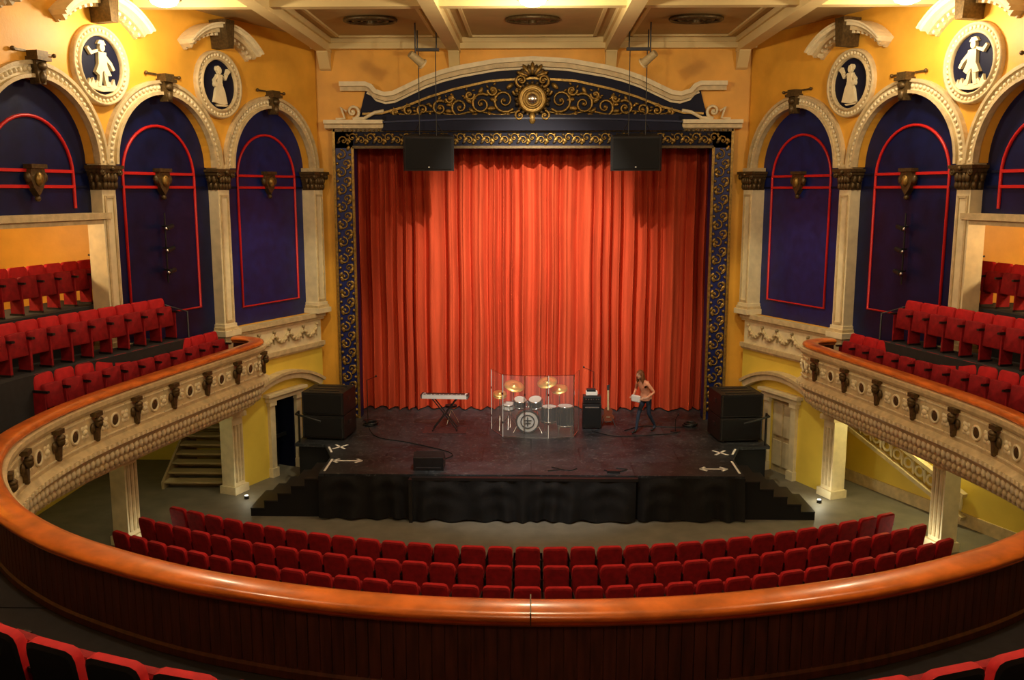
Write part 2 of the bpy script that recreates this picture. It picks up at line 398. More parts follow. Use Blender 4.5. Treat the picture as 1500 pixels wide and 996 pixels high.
b=B()
for s,px,py,ax,ay,L in((-1,-4.98,23.2,-4.55,21.95,.36),(1,4.82,22.85,4.38,21.45,.32)):
    tape(b,px-.16,py-.2,px+.16,py+.2);tape(b,px+.16,py-.2,px-.16,py+.2)
    tape(b,ax-L,ay,ax+L,ay)
    for q in(-1,1): tape(b,ax+q*L,ay,ax+q*(L-.14),ay+.16); tape(b,ax+q*L,ay,ax+q*(L-.14),ay-.16)
    tape(b,s*4.93,21.1,s*4.95,22.1,.05)
    tape(b,s*5.1,22.7,s*5.28,23.2,.05)
b.done('stage_tape_marks')
for s in(-1,1):
    b=B()
    for i in range(5):
        h=1.1-(i+1)*.183; x0=5.06+i*.33; xa,xb=sorted((s*x0,s*(x0+.33)))
        b.bx(xa,xb,21.0,22.3,0,h,BLKM); b.bx(xa-.0,xb+.0,20.98,22.3,h,h+.03,BLK)
    b.done('stage_steps')
# ---------------------------------------------------------------- side bays
def bayM(Pa,Pb):
    Pa=Vector(Pa);Pb=Vector(Pb);u=(Pb-Pa);L=u.length;u/=L
    n=Vector((-u.y,u.x))
    if n.dot(Vector((0,18))-Pa)<0: n=-n
    return frame(Pa,u,n),L
def swag(b,u0,u1,z,w,m):
    pts=[];n=12
    for i in range(n+1):
        t=i/n; pts.append((u0+(u1-u0)*t,w,z-.26*(1-(2*t-1)**2)))
    b.tube(pts,lambda t:.03+.035*math.sin(pi*t),m,n=6)
    for i,p in enumerate(pts[1:-1]): b.sph((p[0],w+.03,p[2]+(.02 if i%2 else -.02)),.045,m,6,4)
    for q in(u0,u1): 
        b.sph((q,w+.02,z+.03),.05,m,6,4); b.tube([(q,w,z),(q+.02,w,z-.15),(q-.01,w,z-.3)],.025,m)
def bay(Pa,Pb,kind,s):
    M,L=bayM(Pa,Pb); side='left' if s<0 else 'right'
    b=B(); b.M=M; c=L/2; r=min(1.56,L/2-.27)
    zb={1:4.2,2:3.3,3:7.25,4:7.25}[kind]
    arc=[(c+r*math.cos(pi-pi*i/28),SPR+r*math.sin(pi-pi*i/28)) for i in range(29)]
    b.prism([(0,SPR)]+arc+[(L,SPR),(L,ZC),(0,ZC)],-.22,0,YEL)
    b.bx(0,L,-.34,-.22,zb,10.2,NAVB if kind==1 else NAVY)  # bay by the stage: stage light painted in as a brighter blue
    if kind in(3,4):
        b.bx(0,L,-.45,.12,7.12,7.25,CRM); b.bx(0,L,-.45,.05,7.02,7.12,CRM)
    b.arc(c,SPR,r,r+.07,0,pi,-.02,.14,CRM); b.arc(c,SPR,r+.07,r+.24,0,pi,-.02,.06,CRW); b.arc(c,SPR,r+.24,r+.31,0,pi,-.02,.12,CRM)
    for i in range(44):
        a=pi*(i+.5)/44; b.sph((c+(r+.155)*math.cos(a),.07,SPR+(r+.155)*math.sin(a)),(.05,.045,.05),CRW,6,4)
    b.prism([(c-.09,9.66),(c+.09,9.66),(c+.13,10.08),(c-.13,10.08)],0,.2,BRZ)
    b.bx(c-.18,c+.18,0,.28,10.08,10.15,BRZ); b.bx(c-.14,c+.14,0,.24,10.15,10.26,BRZ)
    b.sph((c,.2,9.78),(.08,.07,.12),BRZ,8,6); b.sph((c,.22,9.98),(.11,.06,.08),BRZ,8,6)
    for q in(-1,1):
        b.box((c+q*.34,.03,10.24),(.3,.03,.04),BRZ); b.sph((c+q*.52,.05,10.24),.045,BRZ,6,4)
    ro=r-.42; zl={1:4.72,2:4.9,3:7.35,4:7.35}[kind]
    ow=-.2
    pts=[(c-ro,ow,zl)]+[(c+ro*math.cos(pi-pi*i/20),ow,8.0+ro*math.sin(pi-pi*i/20)) for i in range(21)]+[(c+ro,ow,zl)]
    if kind<3: b.tube(pts,.035,RED,n=6,closed=True)
    else: b.tube(pts,.035,RED,n=6)
    for z in(8.08,7.78): 
        b.bx(c-ro,c+ro,-.22,-.17,z-.03,z+.03,RED)
        for q in(-1,1):
            b.box((c+q*(ro+.2),-.2,z),(.36,.03,.05),NAVD)
    b.bx(c-.2,c+.2,-.22,-.02,8.12,8.2,BRZ)
    b.prism([(c-.17,8.12),(c+.17,8.12),(c+.21,7.95),(c+.12,7.75),(c,7.6),(c-.12,7.75),(c-.21,7.95)],-.22,-.07,BRZ)
    b.sph((c,-.05,7.92),(.1,.06,.13),GLD); b.sph((c,-.12,7.55),.06,BRZ,8,5)
    for q in(-1,1): b.sph((c+q*.21,-.12,7.95),(.07,.06,.1),BRZ,8,5)
    b.done('wall_bay_%s'%side)
    if kind==1:
        b=B();b.M=M
        d0,d1=c-.5,c+.42
        b.bx(.1,d0,-.3,0,0,3.3,YEL2); b.bx(d1,L,-.3,0,0,3.3,YEL2); b.bx(d0,d1,-.3,0,2.1,3.3,YEL2)
        b.bx(.1,L,-.34,0,3.3,4.25,YEL)
        b.bx(.2,L-.2,0,.05,3.42,4.08,CRW)
        b.bx(.1,L,0,.16,4.14,4.26,CRM); b.bx(.1,L,0,.1,4.06,4.14,CRM); b.bx(.1,L,0,.12,3.3,3.42,CRM); b.bx(.1,L,0,.07,3.24,3.3,CRM)
        for i in range(5): 
            a=.42+(L-.84)*i/5; swag(b,a,a+(L-.84)/5,3.92,.07,CRM)
        R=3.0; b.arc(c,2.75-R,R-.14,R+.02,pi/2-.56,pi/2+.56,0,.2,CRW,20); b.arc(c,2.75-R,R+.02,R+.10,pi/2-.56,pi/2+.56,0,.28,CRM,20)
        b.done('wall_lower_%s'%side)
        b=B();b.M=M
        for xx in(d0-.1,d1+.1): 
            b.bx(xx-.1,xx+.1,.0,.1,0,2.1,CRW); b.bx(xx-.13,xx+.13,.0,.14,0,.25,CRW); b.bx(xx-.13,xx+.13,.0,.14,1.98,2.1,CRW)
        b.bx(d0-.28,d1+.28,.0,.14,2.1,2.24,CRW); b.bx(d0-.36,d1+.36,.0,.22,2.24,2.32,CRW)
        if s>0:
            b.bx(d0,d1,-.12,-.07,0,2.1,CRM)
            for z0,z1 in((.2,.9),(1.05,1.95)):
                for x0 in(d0+.08,d0+.5): b.bx(x0,x0+.34,-.07,-.04,z0,z1,CRW)
            b.sph((d1-.1,-.03,1.0),.035,METAL)
        else:
            b.bx(d0,d1,-.6,-.55,0,2.1,BLKM)  # black sheet painted in for the darkness beyond the open doorway
            b.bx(d0,d0+.05,-.55,.0,0,2.1,NAVD); b.bx(d0,d1,-.3,-.26,.9,1.0,DMET)
        b.done('door_%d'%(1 if s<0 else 2))
def pilaster(Pc,Pa,Pb,zb,s,kind):
    u=(Vector(Pb)-Vector(Pa)).normalized(); n=Vector((-u.y,u.x))
    if n.dot(Vector((0,18))-Vector(Pc))<0:n=-n
    b=B(); b.M=frame(Vector(Pc),u,n)
    def shaft(z0,z1,w=.2,dep=.08,m=CRW):
        b.bx(-w,w,-.34,dep,z0,z1,m)
        for q in(-1,1): b.bx(q*w*.62-.025,q*w*.62+.025,dep,dep+.025,z0+.35,z1-.15,CRM)
        b.bx(-w*.62,w*.62,dep,dep+.025,z1-.2,z1-.15,CRM); b.bx(-w*.62,w*.62,dep,dep+.025,z0+.35,z0+.4,CRM)
        b.bx(-w-.10,w+.10,-.34,dep+.1,z0,z0+.14,CRW); b.bx(-w-.06,w+.06,-.34,dep+.06,z0+.14,z0+.22,CRM); b.bx(-w-.03,w+.03,-.34,dep+.03,z0+.22,z0+.3,CRW)
    def capital(z0,h,m,w=.2,dep=.08):
        for i in range(6):
            t=i/5; e=.01+.10*t*t
            b.bx(-w-e,w+e,-.3,dep+e,z0+h*.85*i/6,z0+h*.85*(i+1)/6,m)
        b.bx(-w-.14,w+.14,-.3,dep+.14,z0+h*.85,z0+h,m)
        for row,zz in enumerate((.2,.5)):
            for i in range(4):
                x=-w+2*w*(i+.5*(row%2)+.25)/4; b.sph((x,dep+.03+.05*row,z0+h*zz),(.06,.05,h*.2),m,8,5)
            for q in(-1,1):
                for yy in(-.1,.04): b.sph((q*(w+.03+.04*row),yy,z0+h*zz),(.05,.06,h*.2),m,8,5)
        for q in(-1,1):
            b.torus((q*(w+.05),dep+.10,z0+h*.72),.055,.028,m,10,5); b.sph((q*(w+.05),dep+.10,z0+h*.72),.04,m,6,4)
        b.sph((0,dep+.14,z0+h*.85),.055,m,6,4)
    shaft(zb,7.75); capital(7.72,.5,BRZ)
    b.bx(-.25,.25,-.3,.1,8.22,8.32,CRM)
    if kind!=0:
        b.bx(-.2,.2,-.25,.15,0,2.0,CRW); b.bx(-.27,.27,-.28,.22,0,.2,CRW); 
        for q in(-1,0,1): b.bx(q*.12-.03,q*.12+.03,.15,.175,.3,1.8,CRM)
        b.bx(-.27,.27,-.28,.24,2.0,2.12,CRM); capital(2.1,.35,CRM,.2,.14); b.bx(-.33,.33,-.3,.3,2.45,2.9,CRM)
        b.bx(-.24,.24,-.34,.12,3.28,zb,CRM)
    b.done('column_pilaster')
def medallion(Pc,Pa,Pb,s,kind):
    u=(Vector(Pb)-Vector(Pa)).normalized(); n=Vector((-u.y,u.x))
    if n.dot(Vector((0,18))-Vector(Pc))<0:n=-n
    b=B(); zc=10.22
    ux=u if (s<0 and u.y>0) or (s>0 and u.y<0) else -u
    b.M=frame(Vector(Pc)+n*.02,ux,n)@Matrix.Translation((0,0,zc))
    b.lathe([(0,.05),(.60,.05)],(0,0,0),NAVD,36,axis=(0,1,0))
    b.lathe([(.58,.03),(.58,.12),(.61,.15),(.64,.10),(.66,.08),(.73,.08),(.74,.13),(.78,.14),(.80,.08),(.80,-.1)],(0,0,0),CRM,36,axis=(0,1,0))
    for i in range(40):
        a=2*pi*i/40; b.sph((.695*math.cos(a),.09,.695*math.sin(a)),(.04,.035,.04),CRW,6,4)
    w0,w1=.05,.10; f=-1 if s<0 else 1
    def poly(pts,h=w1): b.prism([(x,z) for x,z in pts],w0,h,CRW)
    def ell(cx,cz,rx,rz,h=w1): poly([(cx+rx*math.cos(i*pi/8),cz+rz*math.sin(i*pi/8)) for i in range(16)],h)
    if kind=='woman':
        ell(f*.0,.33,.065,.085,.13); ell(f*.04,.37,.07,.07,.12)
        poly([(-.09,.24),(.09,.24),(.07,.05),(.09,.0),(-.09,.0),(-.07,.05)],.13)
        poly([(-.08,.02),(.08,.02),(.17,-.15),(.21,-.32),(.24,-.44),(.1,-.47),(-.08,-.45),(-.24,-.42),(-.2,-.3),(-.15,-.12)],.12)
        poly([(f*-.07,.24),(f*-.22,.12),(f*-.30,.24),(f*-.26,.27),(f*-.2,.19),(f*-.06,.2)],.12)
        poly([(f*-.27,.22),(f*-.40,.34),(f*-.30,.40),(f*-.22,.26)],.12)
        poly([(f*.07,.24),(f*.2,.1),(f*.17,-.02),(f*.13,0),(f*.14,.09),(f*.05,.18)],.12)
        poly([(-.15,-.47),(.3,-.46),(.2,-.50),(-.1,-.51)]); ell(f*.15,-.0,.05,.06,.13)
    else:
        ell(.02,.36,.07,.085,.13); poly([(-.1,.42),(.14,.42),(.08,.5),(-.04,.5)],.12)
        poly([(-.1,.26),(.12,.27),(.13,.0),(.24,-.18),(.08,-.2),(.02,-.1),(-.1,-.2),(-.2,-.14),(-.11,.02)],.13)
        poly([(-.08,-.12),(.0,-.1),(-.03,-.3),(-.06,-.42),(-.16,-.42),(-.11,-.3)],.12)
        poly([(.03,-.12),(.13,-.12),(.15,-.3),(.2,-.42),(.09,-.42),(.06,-.3)],.12)
        poly([(f*.1,.26),(f*.3,.18),(f*.4,.3),(f*.36,.34),(f*.27,.26),(f*.1,.31)],.12)
        poly([(f*-.08,.25),(f*-.28,.08),(f*-.36,-.05),(f*-.3,-.08),(f*-.22,.03),(f*-.07,.14)],.12)
        poly([(-.42,-.40),(-.36,-.28),(-.33,-.38),(-.26,-.26),(-.22,-.38),(-.15,-.3),(-.1,-.4),(.1,-.4),(.2,-.3),(.25,-.38),(.33,-.24),(.36,-.36),(.42,-.38),(.3,-.48),(.0,-.52),(-.3,-.48)],.11)
    b.done('wall_medallion')
    b=B(); b.M=frame(Vector(Pc)+n*.02,ux,n)
    R=1.62;cz=9.85
    for ri,ro,w in((R-.12,R-.06,.12),(R-.06,R+.04,.3),(R+.04,R+.12,.42),(R+.12,R+.16,.48)): b.arc(0,cz,ri,ro,pi/2-.80,pi/2+.80,-.2,w,CRM if ro<R+.1 else CRW,20)
    for i in range(15):
        a=pi/2-.74+1.48*i/14; R3=Matrix.Rotation(-(a-pi/2),3,'Y'); b.box(((R-.09)*math.cos(a),.16,cz+(R-.09)*math.sin(a)),(.07,.14,.07),CRW,R3)
    b.prism([(-.10,11.05),(.10,11.05),(.16,11.7),(-.16,11.7)],0,.5,BRZ)
    b.done('trim_medallion_hood')
for s in(-1,1):
    Q=[(s*x,y) for x,y in P]
    for i in range(4): bay(Q[i],Q[i+1],min(i+1,4),s)
    pilaster((Q[0][0]+s*.02,Q[0][1]-.3),Q[0],Q[1],4.26,s,0)
    pilaster(Q[1],Q[0],Q[2],4.1,s,1); pilaster(Q[2],Q[1],Q[3],4.3,s,1); pilaster(Q[3],Q[2],Q[4],4.3,s,1); pilaster(Q[4],Q[3],Q[4],4.3,s,1)
    medallion(Q[1],Q[0],Q[2],s,'woman'); medallion(Q[2],Q[1],Q[3],s,'man'); medallion(Q[3],Q[2],Q[4],s,'woman')
    b=B()
    x0,x1=sorted((s*9.1,s*12)); b.bx(x0,x1,20.4,20.5,3.28,ZC,YEL); b.done('wall_partition_%s'%('left' if s<0 else 'right'))
for s in(-1,1):
    M,L=bayM((s*P[1][0],P[1][1]),(s*P[2][0],P[2][1])); b=B();b.M=M;c=L/2
    b.cyl((c,-.14,5.6),(c,-.14,7.2),.02,BLK,n=6)
    for z in(5.9,6.4,6.9):
        b.cyl((c-.12,-.04,z),(c+.14,.02,z-.05),.055,BLK,n=8); b.cyl((c,-.22,z),(c,-.04,z),.02,BLK,n=6); b.sph((c+.15,.02,z-.05),.045,METAL,6,4)
    b.done('wall_light_bracket')
# ---------------------------------------------------------------- balcony
half=[(0,7.6),(1.5,7.72),(3,8.12),(4.2,8.67),(5.2,9.3),(6.2,10.22),(7.1,11.45),(7.68,12.8),(7.88,14.2),(7.8,15.8),(7.4,18),(6.98,20),(6.66,21.5),(6.72,22.1),(7.05,22.42),(7.4,22.5)]
ctrl=[(-x,y) for x,y in half[:0:-1]]+half
curve=catmull(ctrl,10)
PP=resample(curve,.22); NN=normals(PP)
b=B()
b.sweep(PP,NN,[(-.15,4.03),(-.19,4.05),(-.19,4.09),(-.13,4.12),(.07,4.13),(.14,4.11),(.17,4.07),(.15,4.03)],WOOD,closed=True,smooth=True)
b.sweep(PP,NN,[(-.11,3.97),(-.14,4.0),(-.13,4.03),(.12,4.03),(.12,3.97)],WOOD,closed=True)
b.sweep(PP,NN,[(-.05,3.2),(-.05,3.99),(.05,3.99),(.05,3.2)],WOODD,closed=True)
b.box((0,7.59,4.08),(.012,.38,.115),BRZ)
P3=resample(curve,.115);N3=normals(P3)
for i in range(len(P3)-1):
    p=(P3[i]+P3[i+1])/2; n=(N3[i]+N3[i+1]).normalized(); t=Vector((n.y,-n.x)); b.M=frame(p,t,n)
    b.bx(-.053,.053,-.07,-.04,3.25,3.97,WOODD)
b.M=Matrix.Identity(4)
b.sweep(PP,NN,[(-.09,3.29),(-.09,3.36),(-.06,3.4),(-.04,3.4),(-.04,3.29)],WOODD,closed=True)
b.done('balcony_handrail_parapet')
b=B()
b.sweep(PP,NN,[(.05,4.02),(.22,4.01),(.22,3.94),(.19,3.88),(.15,3.86),(.15,3.28),(.19,3.25),(.25,3.2),(.25,3.12),(.16,3.06),(.1,2.98),(.04,2.82),(-.08,2.66),(-.26,2.54),(-.36,2.50),(-.36,2.42),(-.6,2.42),(-.6,2.88),(0,2.88)],CRM)
P4=resample(curve,.15);N4=normals(P4)
for i,(p,n) in enumerate(zip(P4,N4)):
    if p.y<10: continue
    b.M=frame(p,Vector((n.y,-n.x)),n)
    b.sph((0,.09,2.93),(.065,.045,.09),CRW,6,4); b.sph((.075,.0,2.74),(.065,.06,.08),CRM,6,4); b.sph((0,-.15,2.6),(.06,.07,.05),CRW,6,4)
    b.box((0,.235,3.16),(.07,.06,.06),CRW)
Lp=resample(curve,.62);Nl=normals(Lp)
for i,(p,n) in enumerate(zip(Lp,Nl)):
    if p.y<9.6 or p.y>22.2: continue
    b.M=frame(p,Vector((n.y,-n.x)),n)
    if i%2==0:
        b.bx(-.10,.10,.12,.27,3.80,3.88,BRZ); b.sph((0,.24,3.68),(.075,.08,.09),BRZ,8,6); b.sph((0,.25,3.74),(.09,.07,.055),BRZ,8,5)
        for q in(-1,1): b.sph((q*.09,.18,3.60),(.06,.04,.10),BRZ,8,5)
        b.prism([(-.07,3.6),(.07,3.6),(.03,3.36),(-.03,3.36)],.15,.23,BRZ); b.sph((0,.2,3.38),.045,BRZ,6,4)
    else:
        b.lathe([(0,.0),(.08,.02),(.10,.0)],(0,.15,3.58),BRZ,14,axis=(0,1,0))
        b.torus((0,.16,3.58),.12,.025,CRW,16,5)
    for q in(-1,1):
        x=q*.29
        b.sph((x,.16,3.58),(.055,.04,.055),CRW,6,4)
        for a in range(4): b.sph((x+.07*math.cos(a*pi/2+pi/4),.15,3.58+.10*math.sin(a*pi/2+pi/4)),(.04,.025,.05),CRW,6,4)
    for zz in(3.36,3.8):
        b.box((0,.15,zz),(.6,.04,.025),CRW)
b.M=Matrix.Identity(4); b.done('trim_balcony_fascia',recalc=False)
b=B()
for s in(-1,1):
    R=[p for p in catmull(half,8)]
    ins=[(s*(p.x+.03),p.y) for p in R if 9.2<=p.y<22.3]
    b.prism(ins+[(s*7.4,22.4),(s*11.95,22.4),(s*11.95,ins[0][1])],2.9,3.28,CARP,axis='z')
ins=[(p.x,p.y-.03) for p in catmull(ctrl,8) if p.y<9.25]
b.prism([(-11.95,-3.95)]+[(-11.95,9.22)]+ins+[(11.95,9.22),(11.95,-3.95)],2.9,3.28,CARP,axis='z')
b.done('floor_balcony')
b=B()
for k in range(7):
    y0=5.72-k*.95; z1=3.7+.5*k
    pts=[(x,y0+.066*x*x) for x in [i*.5 for i in range(-16,17)]]
    poly=pts+[(8,-3.9),(-8,-3.9)]
    if y0>-3.5: b.prism(poly,z1-.5 if k else 3.28,z1,CARP,axis='z')
b.done('balcony_tiers')
# ---------------------------------------------------------------- seats
def slab(b,hw,z0,z1,y0,y1,m,tilt=0,piv=0,mb=None,r=.07):
    pts=[(-hw,z0),(hw,z0),(hw,z1-r),(hw-r*.3,z1-r*.3),(hw-r,z1),(-hw+r,z1),(-hw+r*.3,z1-r*.3),(-hw,z1-r)]
    M0=b.M.copy(); b.M=M0@Matrix.Translation((0,0,piv))@Matrix.Rotation(tilt,4,'X')@Matrix.Translation((0,0,-piv))
    n=len(pts);cz=(z0+z1)/2
    sh=lambda p,k:(p[0]*k,cz+(p[1]-cz)*k)
    rings=[(.9,y0),(1,y0+.02),(1,y1-.02),(.9,y1)]
    vs=[]
    for k,y in rings:
        for p in pts: q=sh(p,k); vs.append((q[0],y,q[1]))
    b.add(vs,[tuple(range(n))],mb or m)
    fs=[(i*n+j,i*n+(j+1)%n,(i+1)*n+(j+1)%n,(i+1)*n+j) for i in range(3) for j in range(n)]
    b.add(vs,fs[:n] ,mb or m,True); b.add(vs,fs[n:]+[tuple(3*n+j for j in range(n))],m,True)
    b.M=M0
def seat(b,o,f,dark=False,panel=False):
    f=Vector(f).normalized(); x=Vector((f.y,-f.x)); b.M=frame(o,x,f)
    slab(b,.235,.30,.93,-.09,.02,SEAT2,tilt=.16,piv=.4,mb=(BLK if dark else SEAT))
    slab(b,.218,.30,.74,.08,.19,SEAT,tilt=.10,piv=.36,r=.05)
    for q in(-1,1):
        if panel: b.box((q*.257,.06,.32),(.03,.28,.60),SEAT)
        else: b.box((q*.255,.05,.32),(.035,.10,.64),BLK)
        b.box((q*.255,.10,.63),(.05,.36,.04),BLK); b.box((q*.255,.05,.02),(.05,.3,.04),BLK)
def seatrow(name,path,zf,facing,pitch=.53,dark=False,jit=.06,panel=False):
    pts=resample(path,pitch);N=normals(pts);b=B()
    for i,(p,n) in enumerate(zip(pts,N)):
        f=n*facing
        a=random.uniform(-jit,jit)*.3
        seat(b,(p.x,p.y,zf),(f.x+a,f.y),dark,panel)
    b.M=Matrix.Identity(4);return b.done(name)
def arcrow(y0,xl,xr,k=.036): 
    return [(x,y0+k*x*x) for x in [xl+(xr-xl)*i/40 for i in range(41)]]
seatrow('stalls_seat_row',arcrow(17.0,-7.6,7.5),0,1)
seatrow('stalls_seat_row',arcrow(16.1,-8.0,7.9),0,1)
seatrow('stalls_seat_row',arcrow(15.2,-8.2,8.1),0,1)
seatrow('stalls_seat_row',arcrow(14.3,-8.4,8.4),0,1)
seatrow('stalls_seat_row',arcrow(13.4,-8.4,8.4),0,1)
for s in(-1,1):
    r3=[(s*7.45,21.2),(s*8.0,19.2),(s*8.85,16.3)]
    r2=[(s*8.2,20.0),(s*8.75,18.2),(s*9.35,16.3),(s*9.7,14.2)]
    r1=[(s*9.6,19.8),(s*9.95,18),(s*10.3,16.2),(s*10.55,13.8)]
    for path,zf,dpt in((r3,3.5,.5),(r2,4.42,.5),(r1,5.3,.9)):
        c=catmull(path,6)
        seatrow('balcony_seat_row',c,zf,-1 if s>0 else 1,.52,panel=True)
        b=B(); a=[(p.x-s*.42,p.y) for p in c]; d=[(p.x+s*dpt,p.y) for p in c]
        a=[(a[0][0],a[0][1]+.3)]+a+[(a[-1][0],a[-1][1]-.3)]; d=[(d[0][0],d[0][1]+.3)]+d+[(d[-1][0],d[-1][1]-.3)]
        b.prism(a+d[::-1],3.28,zf,CARP,axis='z'); b.done('balcony_side_tier')
    b=B()
    for yy,zz,xx in((20.55,3.6,8.0),(20.2,5.3,9.3)):
        b.tube([(s*(xx-.2),yy,zz),(s*(xx-.2),yy,zz+1.4 if zz<4 else zz+.9),(s*(xx+.5),yy,zz+1.6 if zz<4 else zz+1.0)],.022,DMET)
    b.done('balcony_guard_rail')
fr=[(x,5.28+.066*x*x) for x in [-5.2+10.4*i/40 for i in range(41)]]
seatrow('balcony_front_seat_row',fr,3.7,1,.56,dark=True)
# ---------------------------------------------------------------- ground level below balcony
b=B()
for i in range(7):
    b.bx(-9.6,-7.95,23.0+i*.3,23.35+i*.3,.17*(i+1)-.03,.17*(i+1)+.02,PINE)
    b.bx(-9.55,-8.0,23.28+i*.3,23.31+i*.3,.17*i,.17*(i+1),PINE)
for xx in(-9.62,-7.95): b.prism([(22.95,0),(22.95,.2),(25.1,1.4),(25.4,1.4),(25.4,0)],xx-.03,xx+.03,PINE,axis='x')
b.done('wooden_steps')
b=B()
M,L=bayM((8.36,24.6),(10.25,20.4));b.M=M
b.ribbon([(.2,2.15),(L*.5,1.45),(L-.3,.75)],.10,.06,.22,CRM); b.ribbon([(.2,1.6),(L*.5,.9),(L-.3,.2)],.10,.06,.22,CRM)
for i in range(11):
    u=.45+i*.36; z=2.05-(u-.3)*.33; b.torus((u,.14,z-.2),.12,.035,CRW,12,5); b.sph((u+.17,.14,z-.27),(.04,.05,.2),CRW,6,4)
b.done('stair_balustrade')
b=B()
M,L=bayM((7.9,25.6),(11.9,16.7)); b.M=M; b.bx(-.2,L,-.1,0,0,2.85,YEL2); b.bx(-.2,L,0,.04,0,.3,CRM)
b.M=Matrix.Identity(4); b.bx(-11.95,-7.3,25.6,25.7,0,2.85,YEL2); b.bx(-11.95,-11.85,12,25.6,0,2.85,YEL2)
b.done('wall_foyer')
b=B()
for s in(-1,1):
    for x,y in((7.2,22.25),(8.35,19.1)):
        b.cyl((s*x,y,0),(s*x,y,.08),.06,BLK); b.cyl((s*x,y,.08),(s*x,y,.09),.045,STRIP)
b.done('floor_uplights')
# ---------------------------------------------------------------- speakers
def subwoofer(s):
    b=B(); b.M=Matrix.Translation((s*5.5,24.35,1.1))@Matrix.Rotation(s*.12,4,'Z')@Matrix.Scale(.93,4)
    b.bx(-.62,.62,-.55,.6,.05,.72,BLK); b.bx(-.62,.62,-.55,.6,.74,1.40,BLK)
    for z0 in(.1,.79):
        b.bx(-.56,.56,-.575,-.55,z0,z0+.56,BLKM)
        for q in(-1,1): b.box((q*.58,-.56,z0+.28),(.04,.05,.6),DMET)
        for q in(-1,1): b.box((q*.625,0,z0+.35),(.02,.22,.12),DMET)
    for x in(-.5,.5):
        for y in(-.45,.45): b.cyl((x,y,0),(x,y,.06),.04,DMET,n=8)
    for i in range(3): b.box((0,-.35+i*.35,1.41),(.9,.05,.02),DMET)
    b.M=Matrix.Identity(4);b.done('loudspeaker_stack',bevel=.012)
subwoofer(-1);subwoofer(1)
for s in(-1,1):
    b=B(); R=Matrix.Rotation(.18,4,'X'); T=Matrix.Translation((s*2.78,25.2,8.72)); b.M=T@Matrix.Rotation(-s*.12,4,'Z')@R
    b.prism([(-.64,-.3),(.64,-.3),(.5,.35),(-.5,.35)],-.45,.45,BLK,axis='z')
    b.bx(-.6,.6,-.33,-.3,-.4,.4,BLKM)
    for q in(-1,1): b.box((q*.66,-.1,0),(.03,.12,.96),DMET)
    b.bx(-.02,.02,-.34,-.33,-.36,-.33,WHITE)
    b.M=Matrix.Identity(4)
    for q in(-.45,.45):
        b.cyl((s*2.78+q*.5,25.1,9.1),(s*2.78+q*.5,25.1,11.35),.014,BLK,n=6)
        b.cyl((s*2.78+q,25.3,9.1),(s*2.78+q*.5,25.1,9.5),.012,BLK,n=6)
    b.bx(s*2.78-.32,s*2.78+.32,25.05,25.15,11.32,11.4,DMET); b.cyl((s*2.78-.25,25.1,11.4),(s*2.78-.25,25.1,11.85),.02,DMET,n=6); b.cyl((s*2.78+.25,25.1,11.4),(s*2.78+.25,25.1,11.85),.02,DMET,n=6)
    b.done('hanging_loudspeaker',bevel=.01)
    b=B(); b.M=Matrix.Translation((s*2.95,24.0,11.0))@Matrix.Rotation(s*.9,4,'Y')@Matrix.Rotation(.5,4,'X')
    b.cyl((0,0,-.22),(0,0,.18),.11,PINE,r1=.09,n=12); b.cyl((0,0,-.26),(0,0,-.22),.14,CRM,n=12); b.M=Matrix.Identity(4)
    b.cyl((s*2.95,24,11.1),(s*2.95,24,11.85),.02,DMET,n=6); b.done('ceiling_spotlight')
# ---------------------------------------------------------------- instruments
SZ=1.1
b=B()
kx,ky=-2.40,25.0
b.M=Matrix.Translation((kx,ky,SZ+.92))@Matrix.Rotation(-.06,4,'Z')
b.bx(-.66,.66,-.17,.17,0,.09,WHITE); b.bx(-.62,.62,-.165,-.03,.09,.105,HEAD)
for i in range(36):
    if i%7 not in(2,6): b.bx(-.6+i*.034+.02,-.6+i*.034+.036,-.12,-.03,.105,.118,BLK)
b.bx(-.55,.55,.0,.15,.09,.10,BLK); b.bx(-.66,-.62,-.17,.17,.0,.11,DMET);b.bx(.62,.66,-.17,.17,0,.11,DMET)
for i in range(10): b.cyl((-.4+i*.09,.08,.1),(-.4+i*.09,.08,.12),.012,METAL,n=6)
b.M=Matrix.Identity(4);b.done('electronic_keyboard')
b=B();b.M=Matrix.Translation((kx,ky,SZ+.012))
for y in(-.13,.13):
    b.cyl((-.33,y,.03),(.33,y,.89),.018,BLK);b.cyl((.33,y,.03),(-.33,y,.89),.018,BLK)
for x in(-.33,.33): b.cyl((x,-.25,.025),(x,.25,.025),.02,BLK); b.cyl((x,-.18,.885),(x,.18,.885),.018,BLK)
b.box((0,0,.46),(.06,.3,.06),DMET); b.M=Matrix.Identity(4);b.done('keyboard_stand')
RUG=mat('dark_red_rug',(.07,.012,.010),.9,var=.3,scale=10)
b=B(); b.bx(kx-.6,kx+.6,24.6,25.3,SZ,SZ+.012,RUG)
for i in range(30):
    for y in(24.59,25.31): b.box((kx-.58+i*.04,y,SZ+.006),(.015,.03,.008),RUG)
b.done('stage_rug')
b=B(); b.M=Matrix.Translation((kx+.1,25.75,SZ))
b.cyl((0,0,.48),(0,0,.54),.17,BLK,n=16)
for a in range(3): b.cyl((0,0,.4),(.22*math.cos(a*2.1),.22*math.sin(a*2.1),.01),.014,METAL,n=6)
b.cyl((0,0,.3),(0,0,.5),.02,METAL); b.M=Matrix.Identity(4);b.done('drum_stool')
